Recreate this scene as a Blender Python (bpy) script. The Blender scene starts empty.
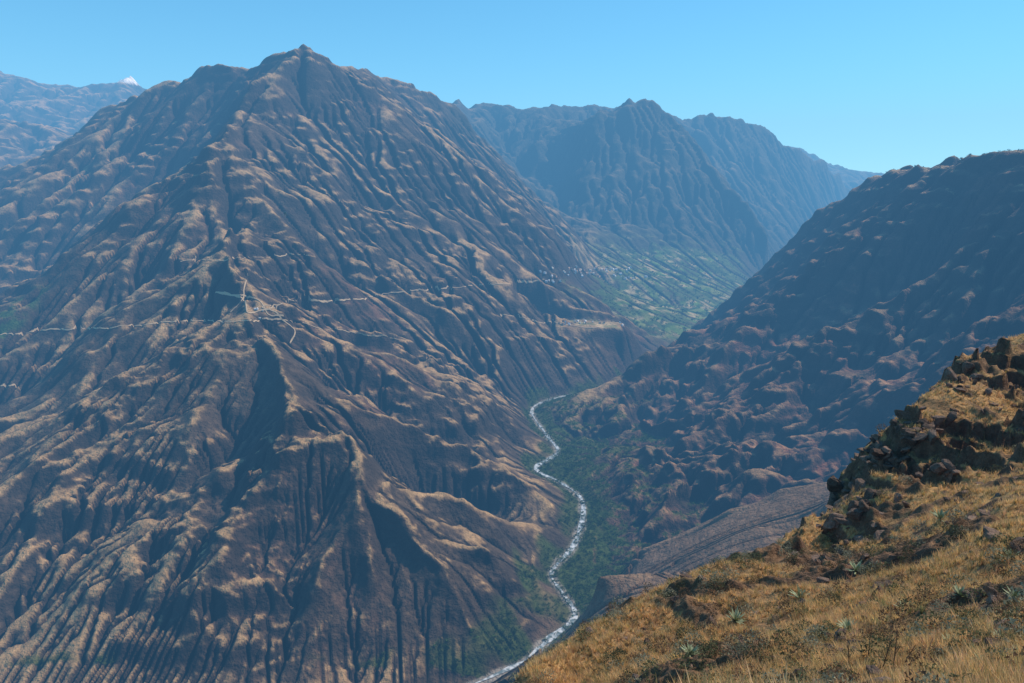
import bpy, math, time
import numpy as np
from mathutils import Vector
T0=time.time()
rng=np.random.default_rng(7)
PITCH=math.radians(12.5); CP,SP=math.cos(PITCH),math.sin(PITCH); F=683.0

# ---------- survey helper: sight line (bearing/elevation) + distance north -> world xyz
def P(u,v,Y):
    a=(u-512)/F; b=(341.5-v)/F
    k=Y/(CP+b*SP)
    return (a*k, Y, (b*CP-SP)*k)
def Pz(u,v,z):
    b=(341.5-v)/F
    return P(u,v, z*(CP+b*SP)/(b*CP-SP))

# ---------- noise
def _h(ix,iy,s):
    n=(ix.astype(np.int64)*374761393+iy.astype(np.int64)*668265263+s*974634777)&0xffffffff
    n=((n^(n>>13))*1274126177)&0xffffffff
    return ((n^(n>>16))&0xffff)/65536.0*2*np.pi
def perlin(x,y,s=0):
    ix=np.floor(x);iy=np.floor(y);fx=x-ix;fy=y-iy
    ux=fx*fx*fx*(fx*(fx*6-15)+10);uy=fy*fy*fy*(fy*(fy*6-15)+10)
    def g(dx,dy):
        a=_h(ix+dx,iy+dy,s); return np.cos(a)*(fx-dx)+np.sin(a)*(fy-dy)
    n00=g(0,0);n10=g(1,0);n01=g(0,1);n11=g(1,1)
    return ((n00*(1-ux)+n10*ux)*(1-uy)+(n01*(1-ux)+n11*ux)*uy)*1.4
def fbm(x,y,L,o=5,s=0,g=.5):
    r=0;a=1;t=0
    for i in range(o):
        r=r+a*perlin(x/L+17.3*i,y/L-9.1*i,s+i);t+=a;a*=g;L=L*.49
    return r/t
def ridged(x,y,L,o=4,s=0):
    r=0;a=1;t=0
    for i in range(o):
        r=r+a*(1-np.abs(perlin(x/L+7.7*i,y/L+3.3*i,s+i))*2);t+=a;a*=.5;L=L*.5
    return r/t

# ---------- log-polar raster
D=0.0028
TH0=-0.88; NC=int(1.76/D); R0=140.0; NR=int(math.log(32000/R0)/D)
th=TH0+np.arange(NC)*D; rr=R0*np.exp(np.arange(NR)*D)
X=rr[:,None]*np.sin(th)[None]; Y=rr[:,None]*np.cos(th)[None]

rz=[(520,663,-1118),(548,640,-1116),(575,616,-1114),(562,592,-1112),(552,572,-1110),(574,545,-1107),(583,515,-1103),(580,497,-1100),(560,482,-1096),(536,468,-1092),(558,452,-1089),(546,434,-1086),(532,410,-1080),(555,398,-1077),(600,389,-1072),(635,371,-1066),(657,354,-1060),(690,335,-1045),(730,305,-1010),(790,258,-860),(850,222,-560)]
west=[(-5200,2300,-1200),(-3600,1700,-1170),(-2600,1380,-1155),(-1700,1250,-1145),(-1100,1290,-1138),(-600,1260,-1130),(-200,1330,-1122)]
RIV=west+[Pz(*p) for p in rz]
def catmull(p,n=24):
    p=np.array(p,float);p=np.vstack([2*p[0]-p[1],p,2*p[-1]-p[-2]]);o=[]
    for i in range(1,len(p)-2):
        t=np.linspace(0,1,n,endpoint=False)[:,None]
        a,b,c,d=p[i-1],p[i],p[i+1],p[i+2]
        o.append(.5*(2*b+(c-a)*t+(2*a-5*b+4*c-d)*t*t+(-a+3*b-3*c+d)*t**3))
    o.append(p[-2:-1]);return np.vstack(o)
RIVC=catmull(RIV)

def pl(*pts): return [P(*p) for p in pts]
RIDGES=[
 pl((310,50,5600),(272,84,5200),(238,112,4800),(205,165,3900),(222,225,3450),(245,300,2800),(285,395,2200),(300,440,1950)),
 pl((300,440,1950),(320,515,1770),(350,600,1560),(355,683,1370)),
 pl((310,50,5600),(300,52,5650),(285,56,5700),(265,66,5750),(243,76,5800),(222,68,5850),(205,72,5900),(190,82,6000),(165,92,6100),(140,102,6200),(100,124,6300),(60,152,6300),(0,187,6200),(-200,250,6000),(-500,300,6000)),
 pl((310,50,5600),(325,56,5650),(348,74,5700),(385,104,5680),(430,138,5650),(485,180,5600),(535,226,5500),(565,262,5350),(592,298,5150),(625,330,4900)),
 pl((348,74,5700),(372,80,6900),(400,84,7000),(430,98,7100),(455,110,7300),(495,160,7100),(535,203,6950),(575,238,6750)),
 pl((348,74,5700),(362,130,5250),(385,205,4600),(450,252,4350),(520,300,4200),(560,318,4150),(600,324,4120)),
 pl((600,324,4120),(635,341,4220)),pl((560,318,4150),(560,312,4350),(600,316,4400)),
 pl((310,50,5600),(300,115,5000),(320,180,4400),(385,205,4600)),
 pl((245,300,2800),(330,345,2800),(420,385,2800),(500,425,2800),(540,455,2680)),
 pl((285,395,2200),(360,440,2150),(440,490,2100),(500,518,2030),(555,545,1960)),
 pl((300,440,1950),(370,490,1850),(440,540,1750),(500,598,1630),(545,636,1500)),
 pl((205,165,3900),(300,230,3800),(400,300,3700),(480,350,3500),(524,400,3370)),
 pl((245,300,2800),(150,370,2400),(60,450,2100),(0,520,1850),(-100,600,1600)),
 pl((300,440,1950),(220,478,1850),(150,560,1650),(100,640,1450)),
 pl((205,165,3900),(120,230,3700),(40,300,3300),(-60,370,2900),(-200,460,2500)),
 pl((190,82,6000),(120,150,5400),(40,210,4900),(-80,280,4400)),
 # far massif, front block
 pl((530,150,9400),(560,128,9500),(582,116,9500),(598,103,9500),(612,106,9450),(628,99,9400),(645,101,9400),(662,114,9350),(690,138,9050),(715,172,8650),(745,211,8200),(775,243,7800)),
 # behind it
 pl((440,112,9500),(470,109,10800),(485,103,10800),(505,110,10800),(530,114,10800),(548,106,10800),(575,111,11000),(620,112,11300),(665,116,11500),(690,119,11500),(712,116,11500),(735,120,11500),(752,127,11600),(775,141,11800),(800,153,12000),(822,168,12400),(840,182,13000)),
 pl((735,120,11500),(765,165,11000),(790,205,10600),(808,232,10200)),
 pl((700,140,17000),(760,146,17000),(785,148,16500),(800,150,16500),(815,158,16500),(832,170,16500),(850,179,17000),(870,181,18000),(900,185,20000),(1000,186,20000)),
 pl((628,99,9400),(640,150,8800),(668,195,8300),(705,228,8000),(740,252,7700)),
 pl((598,103,9500),(590,165,8700),(600,215,7900),(640,258,7100)),
 pl((485,103,10800),(505,150,9800),(525,185,8900),(555,218,7900)),
 pl((-300,90,15000),(-60,80,14500),(0,73,14000),(15,80,14000),(30,84,14000),(55,90,14200),(80,90,14200),(100,92,14000),(118,84,14000),(130,76,14000),(142,88,14000),(190,110,14000),(300,130,14000),(450,150,14500)),
 pl((0,73,14000),(20,110,12000),(0,150,10500)),
 pl((130,76,14000),(95,110,12500),(50,150,10500)),
 pl((-80,105,9500),(0,120,9200),(25,134,9000),(50,140,8900),(90,160,8700)),
 pl((1250,152,2500),(1100,160,2850),(1024,165,3100),(985,168,3300),(950,171,3500),(915,175,3800),(890,180,4100),(872,188,4350),(845,208,4500),(800,240,4600),(750,290,4600),(705,326,4550),(672,352,4400)),
 pl((950,171,3500),(880,230,3500),(800,300,3500),(720,345,3500),(665,358,3500),(635,372,3440),(608,386,3350),(588,398,3270)),
 pl((1024,165,3100),(965,250,2900),(880,320,2800),(780,400,2750),(690,455,2620),(612,482,2480)),
 pl((1250,155,2400),(1110,250,2350),(1024,318,2280),(930,390,2230),(830,450,2160),(730,497,2130)),
 pl((890,180,4100),(840,240,4000),(790,290,4000),(730,335,3980)),
 pl((1300,150,4500),(1100,162,4800),(1000,168,5200),(930,177,5600)),
 pl((1100,410,1200),(960,445,1350),(830,482,1500),(760,502,1600),(700,526,1650),(620,588,1560),(562,643,1440),(505,683,1340)),
 pl((1000,470,1150),(830,500,1330),(760,530,1400),(700,556,1430),(640,600,1400),(590,640,1340)),
 pl((572,268,5900),(592,287,6050),(640,300,5900),(690,311,5800)),
]
VALLEYS=[
 pl((420,130,6400),(470,170,6300),(530,218,6200),(575,256,6000)),
 pl((470,150,8500),(530,208,7600),(575,245,6900),(600,262,6600)),
 pl((600,135,10300),(680,160,10300),(730,205,9700),(785,248,8900)),
 pl((760,190,14000),(820,200,13500),(850,212,13500)),
 pl((720,402,3150),(640,432,2980),(572,445,2900)),
 pl((925,300,3100),(830,352,3050),(720,402,3150)),
 pl((1000,330,2550),(880,400,2450),(760,452,2420),(680,478,2420)),
 pl((560,180,9000),(560,212,8200),(585,240,7200)),
 pl((250,130,5200),(160,215,4700),(70,270,4200),(-40,330,3800),(-200,380,3500)),
 pl((190,260,3350),(110,330,3000),(20,400,2650),(-100,480,2300)),
 pl((250,430,2100),(150,470,1980),(60,560,1700),(0,640,1480)),
 pl((330,390,2450),(420,440,2400),(500,478,2330),(560,500,2250)),
 pl((300,320,3100),(390,352,3150),(470,392,3120),(535,425,3020)),
 pl((350,500,1800),(420,560,1660),(470,630,1480)),
 [(-1500,7800,-300),(-2800,8200,-250),(-4500,8500,-300)],
 [Pz(585,420,-1078),Pz(585,460,-1082),Pz(592,488,-1085),Pz(650,500,-1075),Pz(705,515,-1050),Pz(690,535,-1065),Pz(640,560,-1090),Pz(610,585,-1103),Pz(590,605,-1108)],
 [Pz(705,515,-1050),Pz(780,505,-980),Pz(860,480,-860),Pz(960,440,-700)],
 [Pz(630,500,-1085),Pz(620,560,-1098)],[Pz(610,500,-1092),Pz(600,580,-1104)],[Pz(660,510,-1075),Pz(650,540,-1082)],
 pl((390,225,4550),(330,190,4300),(300,150,4500)),
]
NEAR=[]
for yy,zl,zr in ((150,-190,-165),(300,-370,-250),(600,-700,-420),(900,-980,-590)):
    t=np.linspace(-1.2,1.2,260); w=np.clip((t+.1)/.35,0,1)
    NEAR.append([(a*yy,yy,zl+(zr-zl)*b) for a,b in zip(t,w)])
t=np.linspace(.14,.5,60); NEAR.append([(a*1200,1200,-735+ (a-.2)*60) for a in t])

cz=np.zeros(NR*NC);cw=np.zeros(NR*NC)
def paint(poly,w=1.0):
    p=np.array(poly,float)
    for a,b in zip(p[:-1],p[1:]):
        n=int(np.hypot(*(b-a)[:2])/(min(np.hypot(*a[:2]),np.hypot(*b[:2]))*D*.6))+2
        q=a+(b-a)*np.linspace(0,1,n)[:,None]
        r=np.hypot(q[:,0],q[:,1]);c=np.round((np.arctan2(q[:,0],q[:,1])-TH0)/D).astype(int)
        k=np.round(np.log(r/R0)/D).astype(int);m=(c>=0)&(c<NC)&(k>=0)&(k<NR)
        np.add.at(cz,k[m]*NC+c[m],q[m,2]*w);np.add.at(cw,k[m]*NC+c[m],w)
def wiggle(p,amp):
    p=np.array(p);o=[p[0]]
    for a,b in zip(p[:-1],p[1:]):
        L=np.hypot(*(b-a)[:2]);n=max(2,int(L/60));tt=np.linspace(0,1,n+1)[1:]
        for t_ in tt:
            q=a+(b-a)*t_;e=math.sin(math.pi*t_)
            q=q+np.array([perlin(q[0:1]/240,q[1:2]/240,61)[0],perlin(q[0:1]/240,q[1:2]/240,62)[0],perlin(q[0:1]/130,q[1:2]/130,63)[0]*.5])*amp*e
            o.append(q)
    return o
for i,p in enumerate(RIDGES): paint(wiggle(p,90))
for p in VALLEYS: paint(wiggle(p,40) if abs(p[0][2])<1040 else p)
for p in NEAR: paint(p)
paint(RIVC,50.)
cz=cz.reshape(NR,NC);cw=cw.reshape(NR,NC)

def down(a):
    a=a[:a.shape[0]//2*2,:a.shape[1]//2*2]; return a[::2,::2]+a[1::2,::2]+a[::2,1::2]+a[1::2,1::2]
def up(h,shape):
    ys=np.clip((np.arange(shape[0])+.5)/2-.5,0,h.shape[0]-1);xs=np.clip((np.arange(shape[1])+.5)/2-.5,0,h.shape[1]-1)
    y0=np.minimum(ys.astype(int),h.shape[0]-2);x0=np.minimum(xs.astype(int),h.shape[1]-2);fy=(ys-y0)[:,None];fx=(xs-x0)[None]
    a=h[y0]*(1-fy)+h[y0+1]*fy
    return a[:,x0]*(1-fx)+a[:,x0+1]*fx
lv=[(cz,cw)]
for i in range(6): lv.append((down(lv[-1][0]),down(lv[-1][1])))
h=None
for i,(a,w) in reversed(list(enumerate(lv))):
    m=w>0;val=np.where(m,a/np.maximum(w,1e-9),0)
    h=np.full(a.shape,-300.) if h is None else up(h,a.shape)
    for k in range([12,60,150,200,300,400,1500][i]):
        p=np.pad(h,1,mode='edge')
        h=(p[2:,1:-1]+p[:-2,1:-1]+p[1:-1,2:]+p[1:-1,:-2])*.25
        h[m]=val[m]
print('membrane',time.time()-T0)

def dist_poly(poly,X,Y,maxd):
    d=np.full(X.shape,1e9);zz=np.zeros(X.shape)
    p=np.array(poly)
    for a,b in zip(p[:-1],p[1:]):
        cx,cy=(a[:2]+b[:2])/2;rad=np.hypot(*(b-a)[:2])/2+maxd
        rc=math.hypot(cx,cy);k0=int(np.clip(np.log(max(rc-rad,R0)/R0)/D,0,NR-1));k1=int(np.clip(np.log((rc+rad)/R0)/D+2,1,NR))
        tc=math.atan2(cx,cy);dt=math.asin(min(1,rad/rc)) if rc>rad else 1.8
        c0=int(np.clip((tc-dt-TH0)/D,0,NC));c1=int(np.clip((tc+dt-TH0)/D+2,0,NC))
        if c1<=c0 or k1<=k0: continue
        sx=X[k0:k1,c0:c1];sy=Y[k0:k1,c0:c1];e=b[:2]-a[:2]
        t=np.clip(((sx-a[0])*e[0]+(sy-a[1])*e[1])/(e@e+1e-9),0,1)
        q=np.hypot(sx-a[0]-t*e[0],sy-a[1]-t*e[1]);m=q<d[k0:k1,c0:c1]
        d[k0:k1,c0:c1][m]=q[m];zz[k0:k1,c0:c1][m]=(a[2]+t*(b[2]-a[2]))[m]
    return d,zz
rd,rzv=dist_poly(RIVC[::3],X,Y,480)
isr=rd<14

def blur(a,s):
    n=int(s)|1
    for ax in (0,1):
        for _ in range(3):
            p=np.pad(a,[(n//2+1,n//2) if k==ax else (0,0) for k in (0,1)],mode='edge')
            c=np.cumsum(p,axis=ax)
            a=(c[n:]-c[:-n])/n if ax==0 else (c[:,n:]-c[:,:-n])/n
    return a
def ss(x,a,b): t=np.clip((x-a)/(b-a),0,1);return t*t*(3-2*t)
base=h.copy()
ramp=np.clip((rd-25)/220,0,1)
RR=rr[:,None]+0*X
nearm=np.where((X>60)&(Y<2100),np.clip((Y-1680)/350,.08,1),1.)
basin=ss(-h,520,700)*ss(Y,4500,5100)*ss(8200-Y,0,900)*ss(X/Y,.05,.1)
nearfade=np.clip((RR-1000)/500,.1,1)*nearm*(1-.75*basin)
wx=X+110*fbm(X,Y,700,3,31);wy=Y+110*fbm(X,Y,700,3,41)
rightm=ss(X/Y,.1,.2)*(Y<5200)*ss(Y,1650,2000)
farm=ss(Y,6500,8000)

def fall_line_noise(hs,fields,steps,ds):
    g0,g1=np.gradient(blur(hs,7));m=np.hypot(g0,g1)+1e-6;g0/=m;g1/=m
    nr,nc=hs.shape;I,J=np.meshgrid(np.arange(nr,dtype=float),np.arange(nc,dtype=float),indexing='ij')
    acc=[f.copy() for f in fields]
    for sg in (1,-1):
        pi,pj=I.copy(),J.copy()
        for s_ in range(steps):
            a=np.clip(np.rint(pi).astype(int),0,nr-1);b=np.clip(np.rint(pj).astype(int),0,nc-1);k=a*nc+b
            pi+=sg*ds*g0.ravel()[k];pj+=sg*ds*g1.ravel()[k]
            a=np.clip(np.rint(pi).astype(int),0,nr-1);b=np.clip(np.rint(pj).astype(int),0,nc-1);k=a*nc+b
            for q,f in zip(acc,fields): q+=f.ravel()[k]
    return [q/(2*steps+1) for q in acc]
big=(75+45*farm)*fbm(wx,wy,760,4,3)+(45+40*farm)*(ridged(wx,wy,420,4,11)-.45)+(40*rightm)*(ridged(wx,wy,260,5,19)-.5)
Xh,Yh=X[::2,::2],Y[::2,::2];fh=farm[::2,::2]
gx_s=np.log(np.hypot(Xh,Yh));gt_s=np.arctan2(Xh,Yh)
f1=perlin(Xh/380,Yh/380,131)*(1-fh)+perlin(Xh/620,Yh/620,132)*fh
f2=perlin(Xh/150,Yh/150,133)*(1-fh)+perlin(Xh/260,Yh/260,134)*fh
f3=perlin(gx_s/.018,gt_s/.018,135)
hb=h+ramp*nearfade*big
L1,L2,L3=fall_line_noise(hb[::2,::2],[f1,f2,f3],24,1.3)
def norm(a): return a/a.std()
def rid(a): return 1.0-np.abs(norm(a))*1.0
vary=np.maximum(.4+.95*ss(fbm(X,Y,1000,3,151),-.28,.28),1.05*rightm)
vary2=np.maximum(.15+1.1*ss(fbm(X,Y,480,3,153),-.2,.35),.9*rightm)
ribs=up(blur(66*rid(L1),1),h.shape)*vary*(1-.05*farm)+up(17*rid(L2),h.shape)*vary2*(1+.3*farm)+up(rid(L3),h.shape)*RR*.0012*vary2
print('ribs',time.time()-T0)
h=hb+ramp*nearfade*ribs+.7*rng.standard_normal(h.shape)*ramp*nearm
base=base+.9*(h-base)
dx=RR*D
N=NR*NC;idx=np.arange(N).reshape(NR,NC)
area=(dx*dx).ravel()
interior=np.zeros((NR,NC),bool);interior[1:-1,1:-1]=True
SH=[(-1,0),(1,0),(0,-1),(0,1),(-1,-1),(-1,1),(1,-1),(1,1)]
def receivers(h):
    best=np.zeros((NR-2,NC-2));rc=idx[1:-1,1:-1].copy();c=h[1:-1,1:-1];mn=np.full(c.shape,1e9)
    for dy,dxx in SH:
        n=h[1+dy:NR-1+dy,1+dxx:NC-1+dxx];s=(c-n)*(1 if dy*dxx==0 else .7071)
        m=s>best;best[m]=s[m];rc[m]=(idx[1:-1,1:-1]+dy*NC+dxx)[m];mn=np.minimum(mn,n)
    full=idx.copy();full[1:-1,1:-1]=rc
    return full,mn
K=0.068;IT=18
hard=(.4+1.2*ss(fbm(X,Y,700,4,161),-.25,.25))*(.15+.85*nearm)*(1-.6*basin)
ac=np.clip((RR*RR*.00022).ravel(),450,5000)
for it in range(IT):
    for _ in range(2):
        full,mn=receivers(h)
        pit=(full==idx)&interior&~isr
        if it<IT-1:
            pi=pit[1:-1,1:-1];hc=h[1:-1,1:-1];hc[pi]=mn[pi]+.05
    full,mn=receivers(h)
    r=full.ravel().copy();root=(r==idx.ravel())|isr.ravel()
    r0=np.append(np.where(root,N,r),N)
    A=np.append(area,0.);r=r0.copy()
    for k in range(12):
        A=A+np.bincount(r,weights=A,minlength=N+1);A[N]=0;r=r[r]
    A=A[:N]
    Fk=K*hard.ravel()*np.maximum(np.minimum(A,2e6)**.48-ac**.48*.8,0)/dx.ravel()
    a=np.append(h.ravel()/(1+Fk),0.);b=np.append(Fk/(1+Fk),0.)
    a[:N][root]=h.ravel()[root];b[:N][root]=0
    r=r0.copy()
    for k in range(12):
        a=a+b*a[r];b=b*b[r];r=r[r]
    h=a[:N].reshape(NR,NC)
    p=np.pad(h,1,mode='edge');h=h+(.008-.002*farm)*(p[2:,1:-1]+p[:-2,1:-1]+p[1:-1,2:]+p[1:-1,:-2]-4*h)
    if it%5==4:
        h=h+(blur(base,59)-blur(h,59))*.6*np.clip((rd-20)/120,0,1)
print('erosion',time.time()-T0)
h=h+(blur(base,41)-blur(h,41))*.9*np.clip((rd-20)/150,0,1)
st=h/80+.9*fbm(X,Y,600,3,71);fr_=st-np.floor(st);band=(ss(fr_,.5,.9)-fr_)
cragm=ss(fbm(X,Y,480,4,171),-.08,.15)
bm=np.clip(.8*rightm+.9*cragm,0,1)
h=h+ramp*nearfade*band*32*bm
h=h+ramp*nearfade*(7*fbm(X,Y,60,4,77)+(6+24*cragm+10*rightm+10*farm)*(ridged(wx,wy,130,5,55)-.5)+16*farm*(ridged(wx,wy,380,5,57)-.5))
# cultivated bench above the gorge
bp=np.array([P(535,315,4300),P(575,320,4210),P(606,326,4180)]);bd,_=dist_poly(bp,X,Y,400)
bw=ss(185-bd+90*fbm(X,Y,150,4,191),0,120)
h=h*(1-bw)+(-808+10*fbm(X,Y,80,3,193)-(bd*.12))*bw
e=np.clip((rd-12)/45,0,1);e=e*e*(3-2*e)
h=h*e+(rzv-1.5)*(1-e);
H=h
A=A.reshape(NR,NC)

# ---------- terrain colour fields
gz_t=(np.roll(H,-1,1)-np.roll(H,1,1))/(2*dx);gz_r=(np.roll(H,-1,0)-np.roll(H,1,0))/(2*dx)
gz_t[:,[0,-1]]=0;gz_r[[0,-1]]=0
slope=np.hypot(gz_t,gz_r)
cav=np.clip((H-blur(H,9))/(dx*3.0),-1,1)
n1=fbm(X,Y,420,5,91);n2=fbm(X,Y,90,4,97);n3=fbm(X,Y,1500,3,101);n4=fbm(X,Y,900,4,103)
rill=ss(np.log10(A),2.4,3.8)
streak=up(norm(L2)*.5+norm(L3)*.5,H.shape)
def mix(a,b,t): return a*(1-t[...,None])+np.array(b)*t[...,None]
col=np.zeros(H.shape+(3,))+np.array((.082,.056,.038))
col=mix(col,(.135,.094,.06),ss(n1,-.1,.35)*.7)
right=rightm
redm=np.clip(right+ss(n3,.0,.35)*.45,0,1)
col=mix(col,(.23,.092,.055),redm*ss(n2+n1+.2*streak,-.4,.4)*.9)
grass=ss(.64-slope+.6*n1+.9*n4+.3*n2+.12*streak+.5*cav,.0,.5)*ss(cav+.5*n2,-.35,.35)
col=mix(col,(.43,.275,.13),grass*.88*(1-.45*right))
col=mix(col,(.034,.026,.022),np.clip(ss(slope+.35*n2+.3*n1,.8,1.25)*.8+.45*cragm*ss(slope,.5,.8),0,.9))  # dark rock on steep and craggy ground, albedo lowered further to deepen shadow
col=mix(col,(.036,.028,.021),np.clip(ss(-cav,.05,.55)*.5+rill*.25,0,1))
col=mix(col,(.045,.03,.025),right*ss(fr_,.0,.12)*ss(-fr_,-.5,-.3)*ss(n1+n2,-.1,.2)*.6)
col=mix(col,(.42,.28,.14),right*ss(.6-slope,0,.2)*ss(H,-60,20)*.85)
nearslope=((Y<1760)&(X>-50)).astype(float)*ss(X/Y,.02,.1)
col=mix(col,(.24,.15,.095),nearslope*.8)
col=mix(col,(.045,.048,.034),ss(Y,5600,8200)*ss(X/Y,-.2,0)*.75)
gf=ss(-H,330,750)*ss(Y,4400,5000)*ss(8800-Y,0,1200)*ss(X/Y,.02,.08)*ss(.9-slope,0,.3)
col=mix(col,(.06,.10,.03),gf*ss(n2+.4*n1,-.8,-.1)*.95)
qx=np.floor((X*.8+Y*.6+30*n2)/80);qy=np.floor((Y*.8-X*.6+30*n1)/48);hv=_h(qx,qy,9)/(2*np.pi)
fieldm=np.clip(basin*ss(.6-slope,0,.2)*ss(n1,-.3,.0),0,1)
fcols=np.array([(.11,.19,.04),(.045,.085,.022),(.40,.32,.17),(.17,.20,.06)])[(hv*4).astype(int)%4]
col=col*(1-.9*fieldm[...,None])+fcols*.9*fieldm[...,None]
bc=np.array([(.46,.34,.18),(.34,.24,.12),(.20,.19,.08),(.40,.30,.16)])[(_h(np.floor((X+.3*Y)/45),np.floor((Y-.3*X)/60),4)/(2*np.pi)*4).astype(int)%4]
bf=(bw*ss(.6-slope,0,.3))[...,None]*.9
col=col*(1-bf)+bc*bf
q=P(590,272,6200);g=ss(300-np.hypot(X-q[0],Y-q[1]),0,120)*ss(n2,-.3,.2);col=mix(col,(.42,.31,.16),g*.7)
gp=P(8,322,3150);col=mix(col,(.05,.09,.03),ss(150-np.hypot(X-gp[0],(Y-gp[1])*.5),0,60)*ss(n2,-.2,.1))
floor=ss(150-(H+1115)*1.15,0,50)*ss(.6-slope+.2*n2,0,.25)*(rd<470)*ss(X/Y,.03,.05)*(Y<3600)*(Y>1500)
rz_x=np.interp(Y,RIVC[170:,1],RIVC[170:,0])
floor=floor*np.clip(ss(X-rz_x,-25,10)+.15,0,1)
floor=np.maximum(floor,ss(85-rd+50*n2+50*ss(2000-Y,0,300),0,30)*(Y>1400)*(Y<3900)*(rd>10)*ss(fbm(X,Y,160,2,181),-.2,.1)*.8)
GREEN=floor
col=mix(col,(.045,.075,.016),np.clip(floor,0,1)*.95)
grav=ss(18+14*n2-rd,0,8);col=mix(col,(.30,.27,.23),grav*.85)
snow=ss(H+120*n1+60*n2,1985,2020)*(Y>12000)*ss(560-np.abs(X+7450),0,200);col=mix(col,(.75,.77,.8),snow)
col*= (1+.25*n2+.2*fbm(X,Y,30,3,9))[...,None]
col=np.clip(col,.01,.9)

def link(ob): bpy.context.scene.collection.objects.link(ob);return ob
def raw_mesh(name,v,f,col=None,smooth=False):
    me=bpy.data.meshes.new(name);n=len(f);k=f.shape[1]
    me.vertices.add(len(v));me.vertices.foreach_set('co',v.astype(np.float32).ravel())
    me.loops.add(n*k);me.loops.foreach_set('vertex_index',f.astype(np.int32).ravel())
    me.polygons.add(n);me.polygons.foreach_set('loop_start',np.arange(0,k*n,k,dtype=np.int32))
    me.polygons.foreach_set('use_smooth',np.full(n,smooth))
    me.update(calc_edges=True)
    if col is not None:
        ca=me.color_attributes.new('Col','FLOAT_COLOR','POINT')
        c=np.ones((len(v),4),np.float32);c[:,:3]=col;ca.data.foreach_set('color',c.ravel())
    return link(bpy.data.objects.new(name,me))
def grid_mesh(name,xyz,col=None,smooth=True):
    nr,nc,_=xyz.shape
    i=np.arange(nr*nc).reshape(nr,nc)
    f=np.stack([i[:-1,:-1],i[1:,:-1],i[1:,1:],i[:-1,1:]],-1).reshape(-1,4)[:,::-1]
    return raw_mesh(name,xyz.reshape(-1,3),f,None if col is None else col.reshape(-1,3),smooth)

def mat_col(name,rough=.95,noise=None,bump=None,trans=0):
    m=bpy.data.materials.new(name);m.use_nodes=True;nt=m.node_tree;n=nt.nodes;l=nt.links
    b=n['Principled BSDF'];b.inputs['Roughness'].default_value=rough;b.inputs['Specular IOR Level'].default_value=.15
    at=n.new('ShaderNodeAttribute');at.attribute_name='Col';out=at.outputs['Color']
    geo=n.new('ShaderNodeNewGeometry')
    for sc,lo,hi in (noise or []):
        t=n.new('ShaderNodeTexNoise');t.inputs['Scale'].default_value=sc;t.inputs['Detail'].default_value=4;t.inputs['Roughness'].default_value=.65
        l.new(geo.outputs['Position'],t.inputs['Vector'])
        r=n.new('ShaderNodeMapRange');r.inputs[1].default_value=.3;r.inputs[2].default_value=.7;r.inputs[3].default_value=lo;r.inputs[4].default_value=hi
        l.new(t.outputs['Fac'],r.inputs[0])
        mx=n.new('ShaderNodeVectorMath');mx.operation='SCALE';l.new(out,mx.inputs[0]);l.new(r.outputs[0],mx.inputs['Scale']);out=mx.outputs[0]
    l.new(out,b.inputs['Base Color'])
    prev=None
    for sc,dist in (bump or []):
        t=n.new('ShaderNodeTexNoise');t.inputs['Scale'].default_value=sc;t.inputs['Detail'].default_value=5;t.inputs['Roughness'].default_value=.6
        l.new(geo.outputs['Position'],t.inputs['Vector'])
        bp=n.new('ShaderNodeBump');bp.inputs['Strength'].default_value=1;bp.inputs['Distance'].default_value=dist
        l.new(t.outputs['Fac'],bp.inputs['Height'])
        if prev: l.new(prev.outputs[0],bp.inputs['Normal'])
        prev=bp
    if prev: l.new(prev.outputs[0],b.inputs['Normal'])
    if trans:
        tr=n.new('ShaderNodeBsdfTranslucent');l.new(out,tr.inputs['Color']);ms=n.new('ShaderNodeMixShader');ms.inputs[0].default_value=trans
        l.new(b.outputs[0],ms.inputs[1]);l.new(tr.outputs[0],ms.inputs[2]);l.new(ms.outputs[0],n['Material Output'].inputs['Surface'])
    return m
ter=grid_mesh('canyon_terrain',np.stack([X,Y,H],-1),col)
ter.data.materials.append(mat_col('canyon_rock_and_dry_grass',noise=[(.012,.8,1.2),(.07,.7,1.3)],bump=[(.02,20),(.09,10)]))
print('terrain mesh',time.time()-T0)

def sample(x,y):
    r=np.hypot(x,y);k=np.clip(np.log(r/R0)/D,0,NR-1.01);c=np.clip((np.arctan2(x,y)-TH0)/D,0,NC-1.01)
    k0=k.astype(int);c0=c.astype(int);fk=k-k0;fc=c-c0
    return (H[k0,c0]*(1-fc)+H[k0,c0+1]*fc)*(1-fk)+(H[k0+1,c0]*(1-fc)+H[k0+1,c0+1]*fc)*fk
def hit(u,v,ymin=900):
    x,y,z=P(u,v,1.0);ys=ymin*np.exp(np.arange(0,3.2,.0015));hz=sample(x*ys,ys)
    i=np.argmax(hz>=z*ys);return (x*ys[i],ys[i],hz[i])

def ribbon_rows(path,w,lift,zfix=None):
    p=np.array(path);t=np.gradient(p[:,:2],axis=0);t/=np.linalg.norm(t,axis=1)[:,None]+1e-9;nrm=np.stack([-t[:,1],t[:,0]],1)
    ks=np.linspace(-1,1,5);rows=[]
    W=(w if np.ndim(w) else np.full(len(p),w))
    for k in ks:
        q=p[:,:2]+nrm*(W*k/2)[:,None]
        z=p[:,2] if zfix else sample(q[:,0],q[:,1])
        rows.append(np.column_stack([q,z+lift]))
    return np.stack(rows,1)
rp=catmull(RIV,40);s=np.arange(len(rp))
riv=grid_mesh('river',ribbon_rows(rp,15+7*perlin(s*.09,s*0+.5,3)*1.6+4*np.sin(s*.041),.2,zfix=True))
m=bpy.data.materials.new('rapids_water');m.use_nodes=True;nt=m.node_tree;b=nt.nodes['Principled BSDF'];b.inputs['Roughness'].default_value=.35
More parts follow.
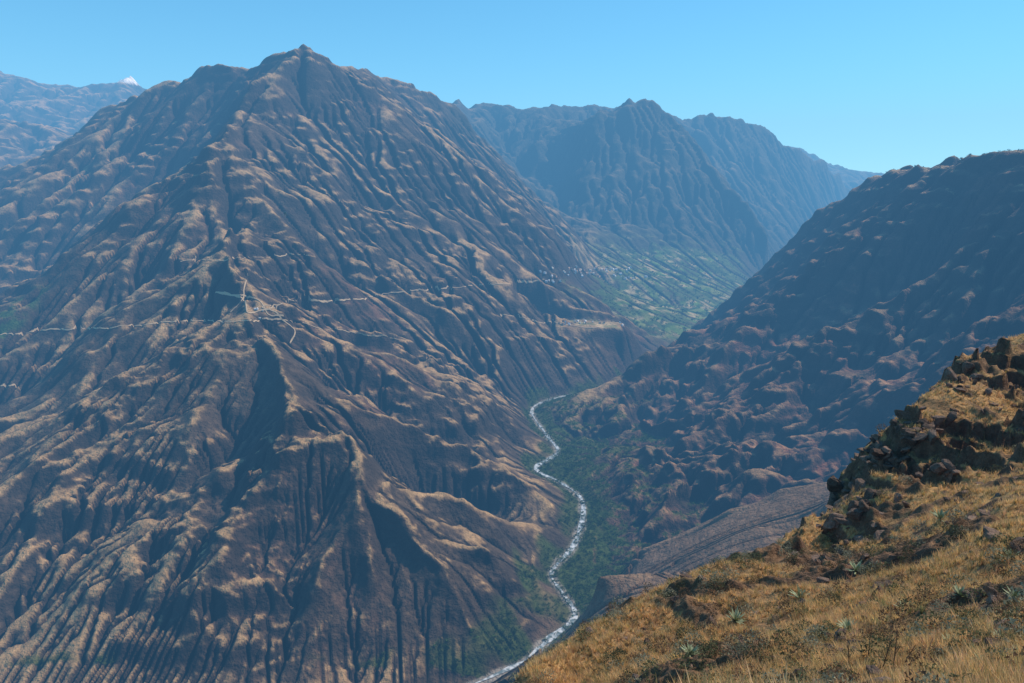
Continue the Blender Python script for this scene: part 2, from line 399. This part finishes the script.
t=nt.nodes.new('ShaderNodeTexNoise');t.inputs['Scale'].default_value=.09;t.inputs['Detail'].default_value=8;g=nt.nodes.new('ShaderNodeNewGeometry');nt.links.new(g.outputs['Position'],t.inputs['Vector'])
cr=nt.nodes.new('ShaderNodeValToRGB');cr.color_ramp.elements[0].position=.40;cr.color_ramp.elements[0].color=(.14,.18,.18,1);cr.color_ramp.elements[1].position=.6;cr.color_ramp.elements[1].color=(.62,.64,.64,1)
nt.links.new(t.outputs['Fac'],cr.inputs[0]);nt.links.new(cr.outputs[0],b.inputs['Base Color']);riv.data.materials.append(m)

# ---------- roads / trails draped on the slopes
mr=bpy.data.materials.new('pale_dirt');mr.use_nodes=True;b=mr.node_tree.nodes['Principled BSDF'];b.inputs['Base Color'].default_value=(.42,.31,.19,1);b.inputs['Roughness'].default_value=1
def trail(pts,w):
    c=catmull(np.array([(u,v,0) for u,v in pts],float),30)
    d=np.append(0,np.cumsum(np.hypot(*np.diff(c[:,:2],axis=0).T)));m=max(8,int(d[-1]/1.5));q=np.linspace(0,d[-1],m)
    uu=np.interp(q,d,c[:,0]);vv=np.interp(q,d,c[:,1])+2.0*perlin(q*.06,q*0+.5,8)
    p3=np.array([hit(a,b) for a,b in zip(uu,vv)])
    cut=np.where(np.hypot(*np.diff(p3[:,:2],axis=0).T)>75)[0]+1
    V=[];Fq=[];off=0
    for seg in np.split(p3,cut):
        if len(seg)<3: continue
        y=np.pad(seg,((1,1),(0,0)),mode='edge');seg=(y[:-2]+y[1:-1]*2+y[2:])/4
        g=ribbon_rows(catmull(seg,3),w,2.6);nr,nc,_=g.shape;i=np.arange(nr*nc).reshape(nr,nc)+off
        Fq.append(np.stack([i[:-1,1:],i[1:,1:],i[1:,:-1],i[:-1,:-1]],-1).reshape(-1,4));V.append(g.reshape(-1,3));off+=nr*nc
    o=raw_mesh('dirt_road',np.vstack(V),np.vstack(Fq));o.data.materials.append(mr)
trail([(-20,338),(30,333),(60,330),(130,327),(180,322),(230,323),(262,322),(282,321)],4)
trail([(282,321),(275,313),(262,308),(290,303),(350,300),(400,293),(440,290),(480,287),(530,284),(545,280)],4.5)
trail([(215,293),(243,300),(248,312),(262,312),(280,306)],5)
trail([(248,275),(244,290),(243,300),(230,312)],4)
trail([(232,296),(252,299),(262,304),(270,316),(284,318)],4)
trail([(282,321),(295,332),(290,345)],4)
trail([(180,262),(230,260),(270,257),(310,255)],3)
trail([(500,315),(540,322),(570,326),(606,328)],4.5)
trail([(282,321),(330,330),(400,340)],2.5)
trail([(-10,387),(18,388)],4.5)

# ---------- foreground hillside (thin plate in bearing / log range)
FGP=[(530,668,45),(560,650,52),(600,626,60),(640,604,64),(700,575,70),(745,562,76),(790,545,84),(822,518,90),(840,478,98),(868,446,105),(900,424,112),(925,396,120),(960,368,132),(1024,338,145),(1150,300,165),(1350,270,180),
 (640,683,26),(700,683,22),(850,683,15),(1000,683,11),(1150,683,9),(1000,600,22),(850,600,36),(750,620,38),(660,645,38),(900,540,55),(835,545,66),(1000,500,48),(950,450,85),(1030,430,82),(1024,385,108),(1200,560,22),(1250,420,70),(575,675,36),(510,695,34)]
B=[]
for i,p in enumerate(FGP):
    x,y,z=P(*p);r=math.hypot(x,y);B.append((math.atan2(x,y),math.log(r),z/r))
SIL=np.array([(a,e) for a,_,e in B[:16]]);SIL=np.vstack([(-1.2,-1.0),(-.1,-.95),SIL,(1.3,-.1)])
for (t_,l_,e_) in B[:16]:
    B.append((t_,l_+.16,e_-.13));B.append((t_,l_+.45,e_-.5));B.append((t_,l_+1.1,-1.45))
for tt in np.linspace(-1.0,-.05,7):
    for r_,e_ in ((1.6,-1.15),(4,-1.1),(9,-1.15),(22,-1.3),(60,-1.5),(200,-1.7)): B.append((tt,math.log(r_),e_))
for tt in (.3,.5,.75,1.0): B.append((tt,math.log(1.6),-1.05));B.append((tt,math.log(4),-.85))
B=np.array(B)
def U(d2): return np.where(d2>1e-12,.5*d2*np.log(np.maximum(d2,1e-12)),0)
n=len(B);AN=6.0
dd=(B[:,None,0]-B[None,:,0])**2*AN+(B[:,None,1]-B[None,:,1])**2
M=np.zeros((n+3,n+3));M[:n,:n]=U(dd)+np.eye(n)*1e-4;M[:n,n]=1;M[:n,n+1]=B[:,0];M[:n,n+2]=B[:,1];M[n:,:n]=M[:n,n:].T
sol=np.linalg.solve(M,np.append(B[:,2],[0,0,0]))
def fgz(x,y,detail=True):
    sh=x.shape;x=x.ravel();y=y.ravel();r=np.hypot(x,y);t=np.arctan2(x,y);l=np.log(r);o=sol[n]+sol[n+1]*t+sol[n+2]*l
    for i in range(n): o=o+sol[i]*U((t-B[i,0])**2*AN+(l-B[i,1])**2)
    lim=np.interp(t,SIL[:,0],SIL[:,1])+.004
    o=np.where(r>25,np.minimum(o,lim),o);o=np.where((t<-.1)&(r<60),np.minimum(o,-.93),o)
    z=o*r
    k=np.clip((r-4)/50,0.05,1)
    z=z+k*(1.1*fbm(x,y,18,5,201)+1.3*(ridged(x,y,9,4,211)-.65))+.12*fbm(x,y,1.2,4,221)
    rk=ss(r,58,80)*ss(fbm(x,y,30,3,231),-.25,.1)*ss(t,.3,.42)
    z=z+rk*(7.5*(ridged(x+y*.3,y,16,5,241)-.56))
    zb=z/2.6+.5*fbm(x,y,14,2,251);fz=zb-np.floor(zb);z=z+rk*2.3*(ss(fz,.65,.92)-fz)
    z=z+rk*1.2*(ridged(x,y,3.2,3,281)-.5)
    rk2=ss(fbm(x,y,11,3,271),.06,.24)*ss(r,12,25);z=z+rk2*1.6*(ridged(x,y,4.5,5,261)-.35)
    return z.reshape(sh)
df=.0023
tf=np.arange(-.92,.95,df);rf=1.3*np.exp(np.arange(0,math.log(420/1.3),df*1.3))
FX=rf[:,None]*np.sin(tf)[None];FY=rf[:,None]*np.cos(tf)[None];FZ=fgz(FX,FY)
fdx=(rf*df)[:,None]
ft=np.gradient(FZ,axis=1)/fdx;fr=np.gradient(FZ,axis=0)/(fdx*1.3)
fs=np.hypot(ft,fr)
m1=fbm(FX,FY,6,4,301);m2=fbm(FX,FY,1.1,4,311);m3=fbm(FX,FY,35,3,321)
fc=np.zeros(FZ.shape+(3,))+np.array((.46,.27,.11))
fc=mix(fc,(.22,.125,.065),ss(m1+m3,-.1,.4)*.7)
rockm=np.maximum(ss(fs+.6*m1+.3*m2,.95,1.3),ss(fbm(FX,FY,11,3,271),.08,.2)*ss(FX**2+FY**2,200,500)*.85)
fc=mix(fc,(.12,.072,.05),rockm*.93)
fc=mix(fc,(.12,.10,.05),ss(m2+m1*.6,.25,.6)*.5)
fc=np.clip(fc*(1+.35*m2)[...,None],.01,.9)
fg=grid_mesh('foreground_hillside',np.stack([FX,FY,FZ],-1),fc)
fg.data.materials.append(mat_col('dry_grass_and_rock_ground',noise=[(1.3,.65,1.3),(7,.7,1.3)],bump=[(1.2,.6),(6,.12)]))
def fhit(u,v):
    x,y,z=P(u,v,1.0);ys=4*np.exp(np.arange(0,4.0,.004));hz=fgz(x*ys,ys);w_=hz>=z*ys
    if not w_.any(): return None
    i=np.argmax(w_);return (x*ys[i],ys[i],hz[i])
print('fg',time.time()-T0)

# ---------- instancing templates into one mesh
def scatter(name,temps,pos,scale,cols,mat,tilt=.1,zs=None):
    V=[];Fc=[];C=[];off=0
    pos=np.array(pos);n=len(pos);ti=rng.integers(0,len(temps),n)
    for k,(tv,tf_,tc) in enumerate(temps):
        m=np.where(ti==k)[0]
        if not len(m): continue
        a=rng.uniform(0,2*np.pi,len(m));ca,sa=np.cos(a)[:,None],np.sin(a)[:,None]
        v=np.repeat(tv[None],len(m),0)*scale[m][:,None,None]
        x=v[...,0]*ca-v[...,1]*sa;y=v[...,0]*sa+v[...,1]*ca
        z=v[...,2]*(1 if zs is None else zs[m][:,None])
        tx,ty=rng.normal(0,tilt,(2,len(m),1))
        v=np.stack([x+z*tx,y+z*ty,z],-1)+pos[m][:,None,:]
        V.append(v.reshape(-1,3));Fc.append((tf_[None]+(np.arange(len(m))*len(tv))[:,None,None]+off).reshape(-1,tf_.shape[1]))
        C.append((cols[m][:,None,:]*tc[None,:,None]).reshape(-1,3));off+=len(m)*len(tv)
    o=raw_mesh(name,np.vstack(V),np.vstack(Fc),np.vstack(C));o.data.materials.append(mat);return o
def t_grass(nb,w):
    v=[];c=[]
    for i in range(nb):
        a=rng.uniform(0,2*np.pi);l=rng.uniform(.15,.75);hh=rng.uniform(.6,1.0);b0=rng.uniform(0,.15);a2=rng.uniform(0,2*np.pi)
        p=np.array([math.cos(a2)*b0,math.sin(a2)*b0,-.1]);d=np.array([-math.sin(a),math.cos(a),0])*w*.5
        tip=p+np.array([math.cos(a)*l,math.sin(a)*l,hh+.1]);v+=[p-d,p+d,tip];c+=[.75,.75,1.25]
    return np.array(v),np.arange(nb*3).reshape(-1,3),np.array(c)
def t_leaf(nl,ls,flat=.75,trunk=None,lobes=0):
    v=[];c=[];cs_=rng.normal(0,.38,(max(lobes,1),3))*[1,1,.6]
    for i in range(nl):
        d=rng.normal(size=3);d/=np.linalg.norm(d);r=rng.uniform(.35,1)**.5*(.5 if lobes else .9)
        p=d*r+(cs_[i%lobes] if lobes else 0);p=p*[1,1,flat]+[0,0,flat*.85]
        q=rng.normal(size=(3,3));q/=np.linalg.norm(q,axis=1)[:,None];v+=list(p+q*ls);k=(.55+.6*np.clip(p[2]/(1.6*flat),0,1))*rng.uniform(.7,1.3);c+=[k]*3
    if trunk:
        for j in range(4):
            a=j*np.pi/2;b=a+np.pi/2;r=trunk
            v+=[(math.cos(a)*r,math.sin(a)*r,-.4),(math.cos(b)*r,math.sin(b)*r,-.4),(0,0,1)];c+=[.8]*3
    return np.array(v,float),np.arange(len(v)).reshape(-1,3),np.array(c)
import bmesh
def t_rock(sub,seed):
    bm=bmesh.new();bmesh.ops.create_icosphere(bm,subdivisions=sub,radius=1);bm.verts.ensure_lookup_table()
    v=np.array([x.co[:] for x in bm.verts]);f=np.array([[y.index for y in x.verts] for x in bm.faces]);bm.free()
    g=np.random.default_rng(seed)
    for _ in range(12):
        d=g.normal(size=3);d/=np.linalg.norm(d);k=g.uniform(.3,.72);s_=v@d;v=v-np.outer(np.maximum(s_-k,0),d)
    v=v*(1+.12*perlin(v[:,0]*2.3+seed,v[:,1]*2.3+v[:,2]*1.7,seed)+.08*perlin(v[:,0]*6+seed,v[:,2]*6+v[:,1]*4,seed+3))[:,None]
    v=v*1.25*[1,g.uniform(.5,.9),g.uniform(.5,.95)]
    return v,f,np.full(len(v),1.0)

ng=60000
tt=rng.uniform(-.05,.86,ng*2);ll=np.log(4.5)+rng.uniform(0,1,ng*2)**.75*np.log(165/4.5);r_=np.exp(ll)
gx_=r_*np.sin(tt);gy_=r_*np.cos(tt)
g0=fgz(gx_,gy_);ee=.4;sl=np.hypot(fgz(gx_+ee,gy_)-g0,fgz(gx_,gy_+ee)-g0)/ee
nn=fbm(gx_,gy_,6,4,301)+.8*fbm(gx_,gy_,35,3,321)+1.2*ss(fbm(gx_,gy_,11,3,271),.08,.2)*(r_>16)
k=(sl<1.1+rng.uniform(-.3,.3,len(sl)))&(nn<rng.uniform(-.1,.55,len(sl)))
gx_,gy_,r_,g0,nn=gx_[k][:ng],gy_[k][:ng],r_[k][:ng],g0[k][:ng],nn[k][:ng]
cg=np.array((.74,.48,.22))*rng.uniform(.5,1.2,(len(gx_),1))+rng.normal(0,.02,(len(gx_),3));cg[rng.random(len(cg))<.12]*=np.array((.5,.66,.65));cg=np.clip(cg,.02,.85)
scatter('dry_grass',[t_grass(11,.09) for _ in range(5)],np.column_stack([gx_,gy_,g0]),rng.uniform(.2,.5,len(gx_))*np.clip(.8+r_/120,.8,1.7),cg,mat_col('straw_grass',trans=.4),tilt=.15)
print('grass',len(gx_),time.time()-T0)
ns=2100
tt=rng.uniform(.0,.8,ns);r_=np.exp(np.log(9)+rng.uniform(0,1,ns)*np.log(150/9));sx,sy=r_*np.sin(tt),r_*np.cos(tt);sz=fgz(sx,sy)
k=(fbm(sx,sy,14,3,401)>rng.uniform(-.25,.3,ns));sx,sy,sz,r_=sx[k],sy[k],sz[k],r_[k]
pal=np.array([(.13,.135,.065),(.09,.09,.045),(.28,.27,.18),(.16,.10,.06)])
ssz=rng.uniform(.22,.62,len(sx))*np.clip(.7+r_/90,.7,1.8);sp_=np.column_stack([sx,sy,sz])
ex=[fhit(u+rng.normal(0,7),v+rng.normal(0,5)) for u,v in ((740,612),(690,640),(830,600),(870,572),(930,600),(980,648),(1000,660),(720,592),(650,655),(905,560),(960,540),(945,660),(1015,640),(815,640),(770,655),(610,660)) for _ in range(5)]
ex=np.array([q for q in ex if q]);sp_=np.vstack([sp_,ex]);ssz=np.append(ssz,rng.uniform(.3,.6,len(ex))*np.clip(ex[:,1]/32,.55,1.8))
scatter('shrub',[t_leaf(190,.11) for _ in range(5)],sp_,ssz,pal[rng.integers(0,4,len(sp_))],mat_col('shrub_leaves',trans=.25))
rp_=[];rs=[]
for u,v,sc_,num,sp in ((995,605,.9,5,12),(985,640,.5,5,20),(800,672,.6,12,30),(860,675,.45,8,25),(985,520,1.0,5,25),(860,500,1.5,36,18),(880,455,1.4,38,14),(915,425,1.3,30,14),(845,540,1.1,18,22),(870,580,.7,6,25),(940,480,1.1,12,25),(1000,400,1.1,18,30),(960,385,1.1,18,16)):
    for _ in range(num):
        q=fhit(u+rng.normal(0,sp),v+rng.normal(0,sp*.5))
        if q: s_=sc_*rng.uniform(.3,1.15);rp_.append((q[0],q[1],q[2]-.4*s_));rs.append(s_)
for _ in range(420):
    r0_=math.exp(rng.uniform(math.log(9),math.log(140)));t_=rng.uniform(.02,.8);x,y=r0_*math.sin(t_),r0_*math.cos(t_);rp_.append((x,y,float(fgz(np.array([x]),np.array([y]))[0])));rs.append(rng.uniform(.08,.28)*(1+r0_/60))
rs=np.array(rs);cr_=np.array((.19,.13,.098))*rng.uniform(.5,1.3,(len(rs),1))
scatter('rock_outcrop',[t_rock(3,i) for i in range(9)],np.array(rp_),rs,cr_,mat_col('weathered_rock',noise=[(2,.6,1.3),(9,.7,1.3)],bump=[(3,.35),(14,.06)]),tilt=.35,zs=rng.uniform(.7,1.6,len(rs)))
def t_ros(nl):
    v=[];f=[];c=[]
    for i in range(nl):
        a=i*2.4;el=rng.uniform(.25,1.3);L=rng.uniform(.7,1);w_=.07;d=np.array([math.cos(a)*math.cos(el),math.sin(a)*math.cos(el),math.sin(el)]);s_=np.array([-math.sin(a),math.cos(a),0])*w_
        b0=len(v);m_=d*L*.5+np.array([0,0,.04]);v+=[-s_*.6,s_*.6,m_+s_,m_-s_,d*L];f+=[(b0,b0+1,b0+2),(b0,b0+2,b0+3),(b0+3,b0+2,b0+4)];c+=[.7,.7,1,1,1.2]
    return np.array(v),np.array(f),np.array(c)
ag=[fhit(u,v) for u,v in ((975,655),(1003,640),(1015,600),(855,575),(848,630),(940,520),(735,622),(690,655),(960,600),(905,610),(1010,560),(800,600),(985,668),(950,645),(1018,660))];ag=np.array([a for a in ag if a])
scatter('agave_plant',[t_ros(26),t_ros(22)],ag,np.clip(ag[:,1]*.024,.36,1.3),np.tile((.26,.30,.17),(len(ag),1)),mat_col('agave_leaf',rough=.6))
V=[];Fq=[]
def stick(a,b,r0,r1):
    a=np.array(a);b=np.array(b);i=len(V)
    for p,r in ((a,r0),(b,r1)):
        for k in range(4): V.append(p+np.array([math.cos(k*math.pi/2)*r,math.sin(k*math.pi/2)*r,0]))
    for k in range(4): Fq.append((i+k,i+(k+1)%4,i+4+(k+1)%4,i+4+k))
for u,v in ((893,672),(900,668),(868,662),(880,676),(1012,668),(850,668)):
    q=fhit(u,v)
    if q is None: continue
    q=np.array(q);hh=rng.uniform(.6,1.1);lean=rng.normal(0,.12,2);top=q+[lean[0],lean[1],hh];stick(q-[0,0,.1],top,.02,.009)
    for _ in range(5):
        k=rng.uniform(.35,.9);p=q+(top-q)*k;stick(p,p+[*rng.normal(0,.14,2),rng.uniform(.12,.3)],.011,.005)
o=raw_mesh('dead_stalks',np.array(V),np.array(Fq),np.tile((.12,.08,.05),(len(V),1)));o.data.materials.append(mat_col('dry_stalk'))
# ---------- trees on the valley floor, basin and rim
w_=(GREEN*dx*dx*(GREEN>.45)).ravel();w_/=w_.sum();c=rng.choice(N,8000,p=w_)
tx=X.ravel()[c]+rng.uniform(-6,6,8000);ty=Y.ravel()[c]+rng.uniform(-6,6,8000)
cl=fbm(tx,ty,55,3,501);k=cl>rng.uniform(-.4,.1,8000);tx,ty,cl=tx[k],ty[k],cl[k]
ct=np.array((.055,.095,.02))*rng.uniform(.4,1.8,(len(tx),1))
tT=[t_leaf(46,.26,trunk=.07,lobes=5) for _ in range(5)];mt=mat_col('tree_leaves',trans=.15)
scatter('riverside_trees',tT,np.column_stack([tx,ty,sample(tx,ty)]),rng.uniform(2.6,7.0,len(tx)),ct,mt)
w_=(gf*dx*dx*ss(n2,-.1,.3)*(gf>.3)).ravel();w_/=w_.sum();c=rng.choice(N,2600,p=w_);tx,ty=X.ravel()[c],Y.ravel()[c]
scatter('basin_trees',tT,np.column_stack([tx,ty,sample(tx,ty)]),rng.uniform(6,13,len(tx)),np.array((.035,.055,.022))*rng.uniform(.6,1.3,(len(tx),1)),mt)
tl=[]
rimp=catmull(pl((1100,160,2850),(1024,165,3100),(985,168,3300),(950,171,3500),(915,175,3800),(890,180,4100)),20)
for _ in range(220):
    a=rimp[rng.integers(0,len(rimp))];tl.append((a[0]+rng.normal(10,40),a[1]+rng.normal(0,50)))
tl=np.array(tl);scatter('rim_trees',tT,np.column_stack([tl,sample(tl[:,0],tl[:,1])]),rng.uniform(3,9,len(tl)),np.tile((.04,.055,.025),(len(tl),1)),mt)
def t_house():
    v=np.array([(-.5,-.35,-.3),(.5,-.35,-.3),(.5,.35,-.3),(-.5,.35,-.3),(-.5,-.35,.4),(.5,-.35,.4),(.5,.35,.4),(-.5,.35,.4),(-.5,0,.7),(.5,0,.7)],float)
    f=np.array([(0,1,5),(0,5,4),(1,2,6),(1,6,5),(2,3,7),(2,7,6),(3,0,4),(3,4,7),(4,5,9),(4,9,8),(6,7,8),(6,8,9),(5,6,9),(7,4,8)]);return v,f,np.array([1.]*10)
hp=[]
for u,v,su,sv,num in ((592,273,18,2.5,55),(582,323,18,1.4,24),(552,281,6,2,8),(268,316,14,4,5),(625,275,12,3,16)):
    for _ in range(num): hp.append(hit(u+rng.normal(0,su),v+rng.normal(0,sv)))
hp=np.array(hp);hc=np.array([(.65,.6,.52),(.4,.26,.18),(.6,.6,.62)])[rng.integers(0,3,len(hp))]
scatter('village_houses',[t_house()],hp+[0,0,2],rng.uniform(8,14,len(hp))*np.clip(hp[:,1]/3800,.7,1.7),hc,mat_col('adobe_and_tin'),tilt=0)
print('props',time.time()-T0)

# ---------- camera, light, world, air
cam=bpy.data.cameras.new('camera');co=link(bpy.data.objects.new('camera',cam))
co.rotation_euler=(math.pi/2-PITCH,0,0);cam.lens=24;cam.sensor_width=36;cam.clip_start=.1;cam.clip_end=100000;bpy.context.scene.camera=co
AZ=math.radians(62);EL=math.radians(45)
sd=bpy.data.lights.new('sun','SUN');sd.energy=5.0;sd.angle=math.radians(.5);sd.color=(1,.94,.84);so=link(bpy.data.objects.new('sun',sd))
so.rotation_euler=Vector((math.sin(AZ)*math.cos(EL),math.cos(AZ)*math.cos(EL),math.sin(EL))).to_track_quat('Z','Y').to_euler()
w=bpy.data.worlds.new('World');bpy.context.scene.world=w;w.use_nodes=True;nt=w.node_tree
sk=nt.nodes.new('ShaderNodeTexSky');sk.sky_type='NISHITA';sk.sun_disc=False;sk.sun_elevation=EL;sk.sun_rotation=AZ;sk.altitude=3000;sk.air_density=1.0;sk.dust_density=.6;sk.ozone_density=1
mx=nt.nodes.new('ShaderNodeVectorMath');mx.operation='MULTIPLY';mx.inputs[1].default_value=(.52,1.36,1.62);nt.links.new(sk.outputs[0],mx.inputs[0])
bg=nt.nodes['Background'];bg.inputs[1].default_value=.11;nt.links.new(mx.outputs[0],bg.inputs[0])
bpy.ops.mesh.primitive_cylinder_add(vertices=64,radius=42000,depth=5200,location=(0,0,1000));air=bpy.context.object;air.name='atmosphere_haze'
ma=bpy.data.materials.new('emissive_blue_haze');ma.use_nodes=True;nt=ma.node_tree;nt.nodes.clear()
o=nt.nodes.new('ShaderNodeOutputMaterial');ab=nt.nodes.new('ShaderNodeVolumeAbsorption');em=nt.nodes.new('ShaderNodeEmission');ad=nt.nodes.new('ShaderNodeAddShader')
beta=np.array((2.3e-5,4.0e-5,5.4e-5));airl=np.array((.34,.66,.96))
ab.inputs['Density'].default_value=1e-4;ab.inputs['Color'].default_value=(*(1-beta/1e-4),1)
e=beta*airl;em.inputs['Color'].default_value=(*(e/e.max()),1);em.inputs['Strength'].default_value=float(e.max())  # haze glows by uniform emission, standing in for scattered sunlight
nt.links.new(ab.outputs[0],ad.inputs[0]);nt.links.new(em.outputs[0],ad.inputs[1]);nt.links.new(ad.outputs[0],o.inputs['Volume']);air.data.materials.append(ma)
sc=bpy.context.scene;sc.view_settings.view_transform='Standard';sc.view_settings.look='None';sc.view_settings.exposure=0
print('done',time.time()-T0)
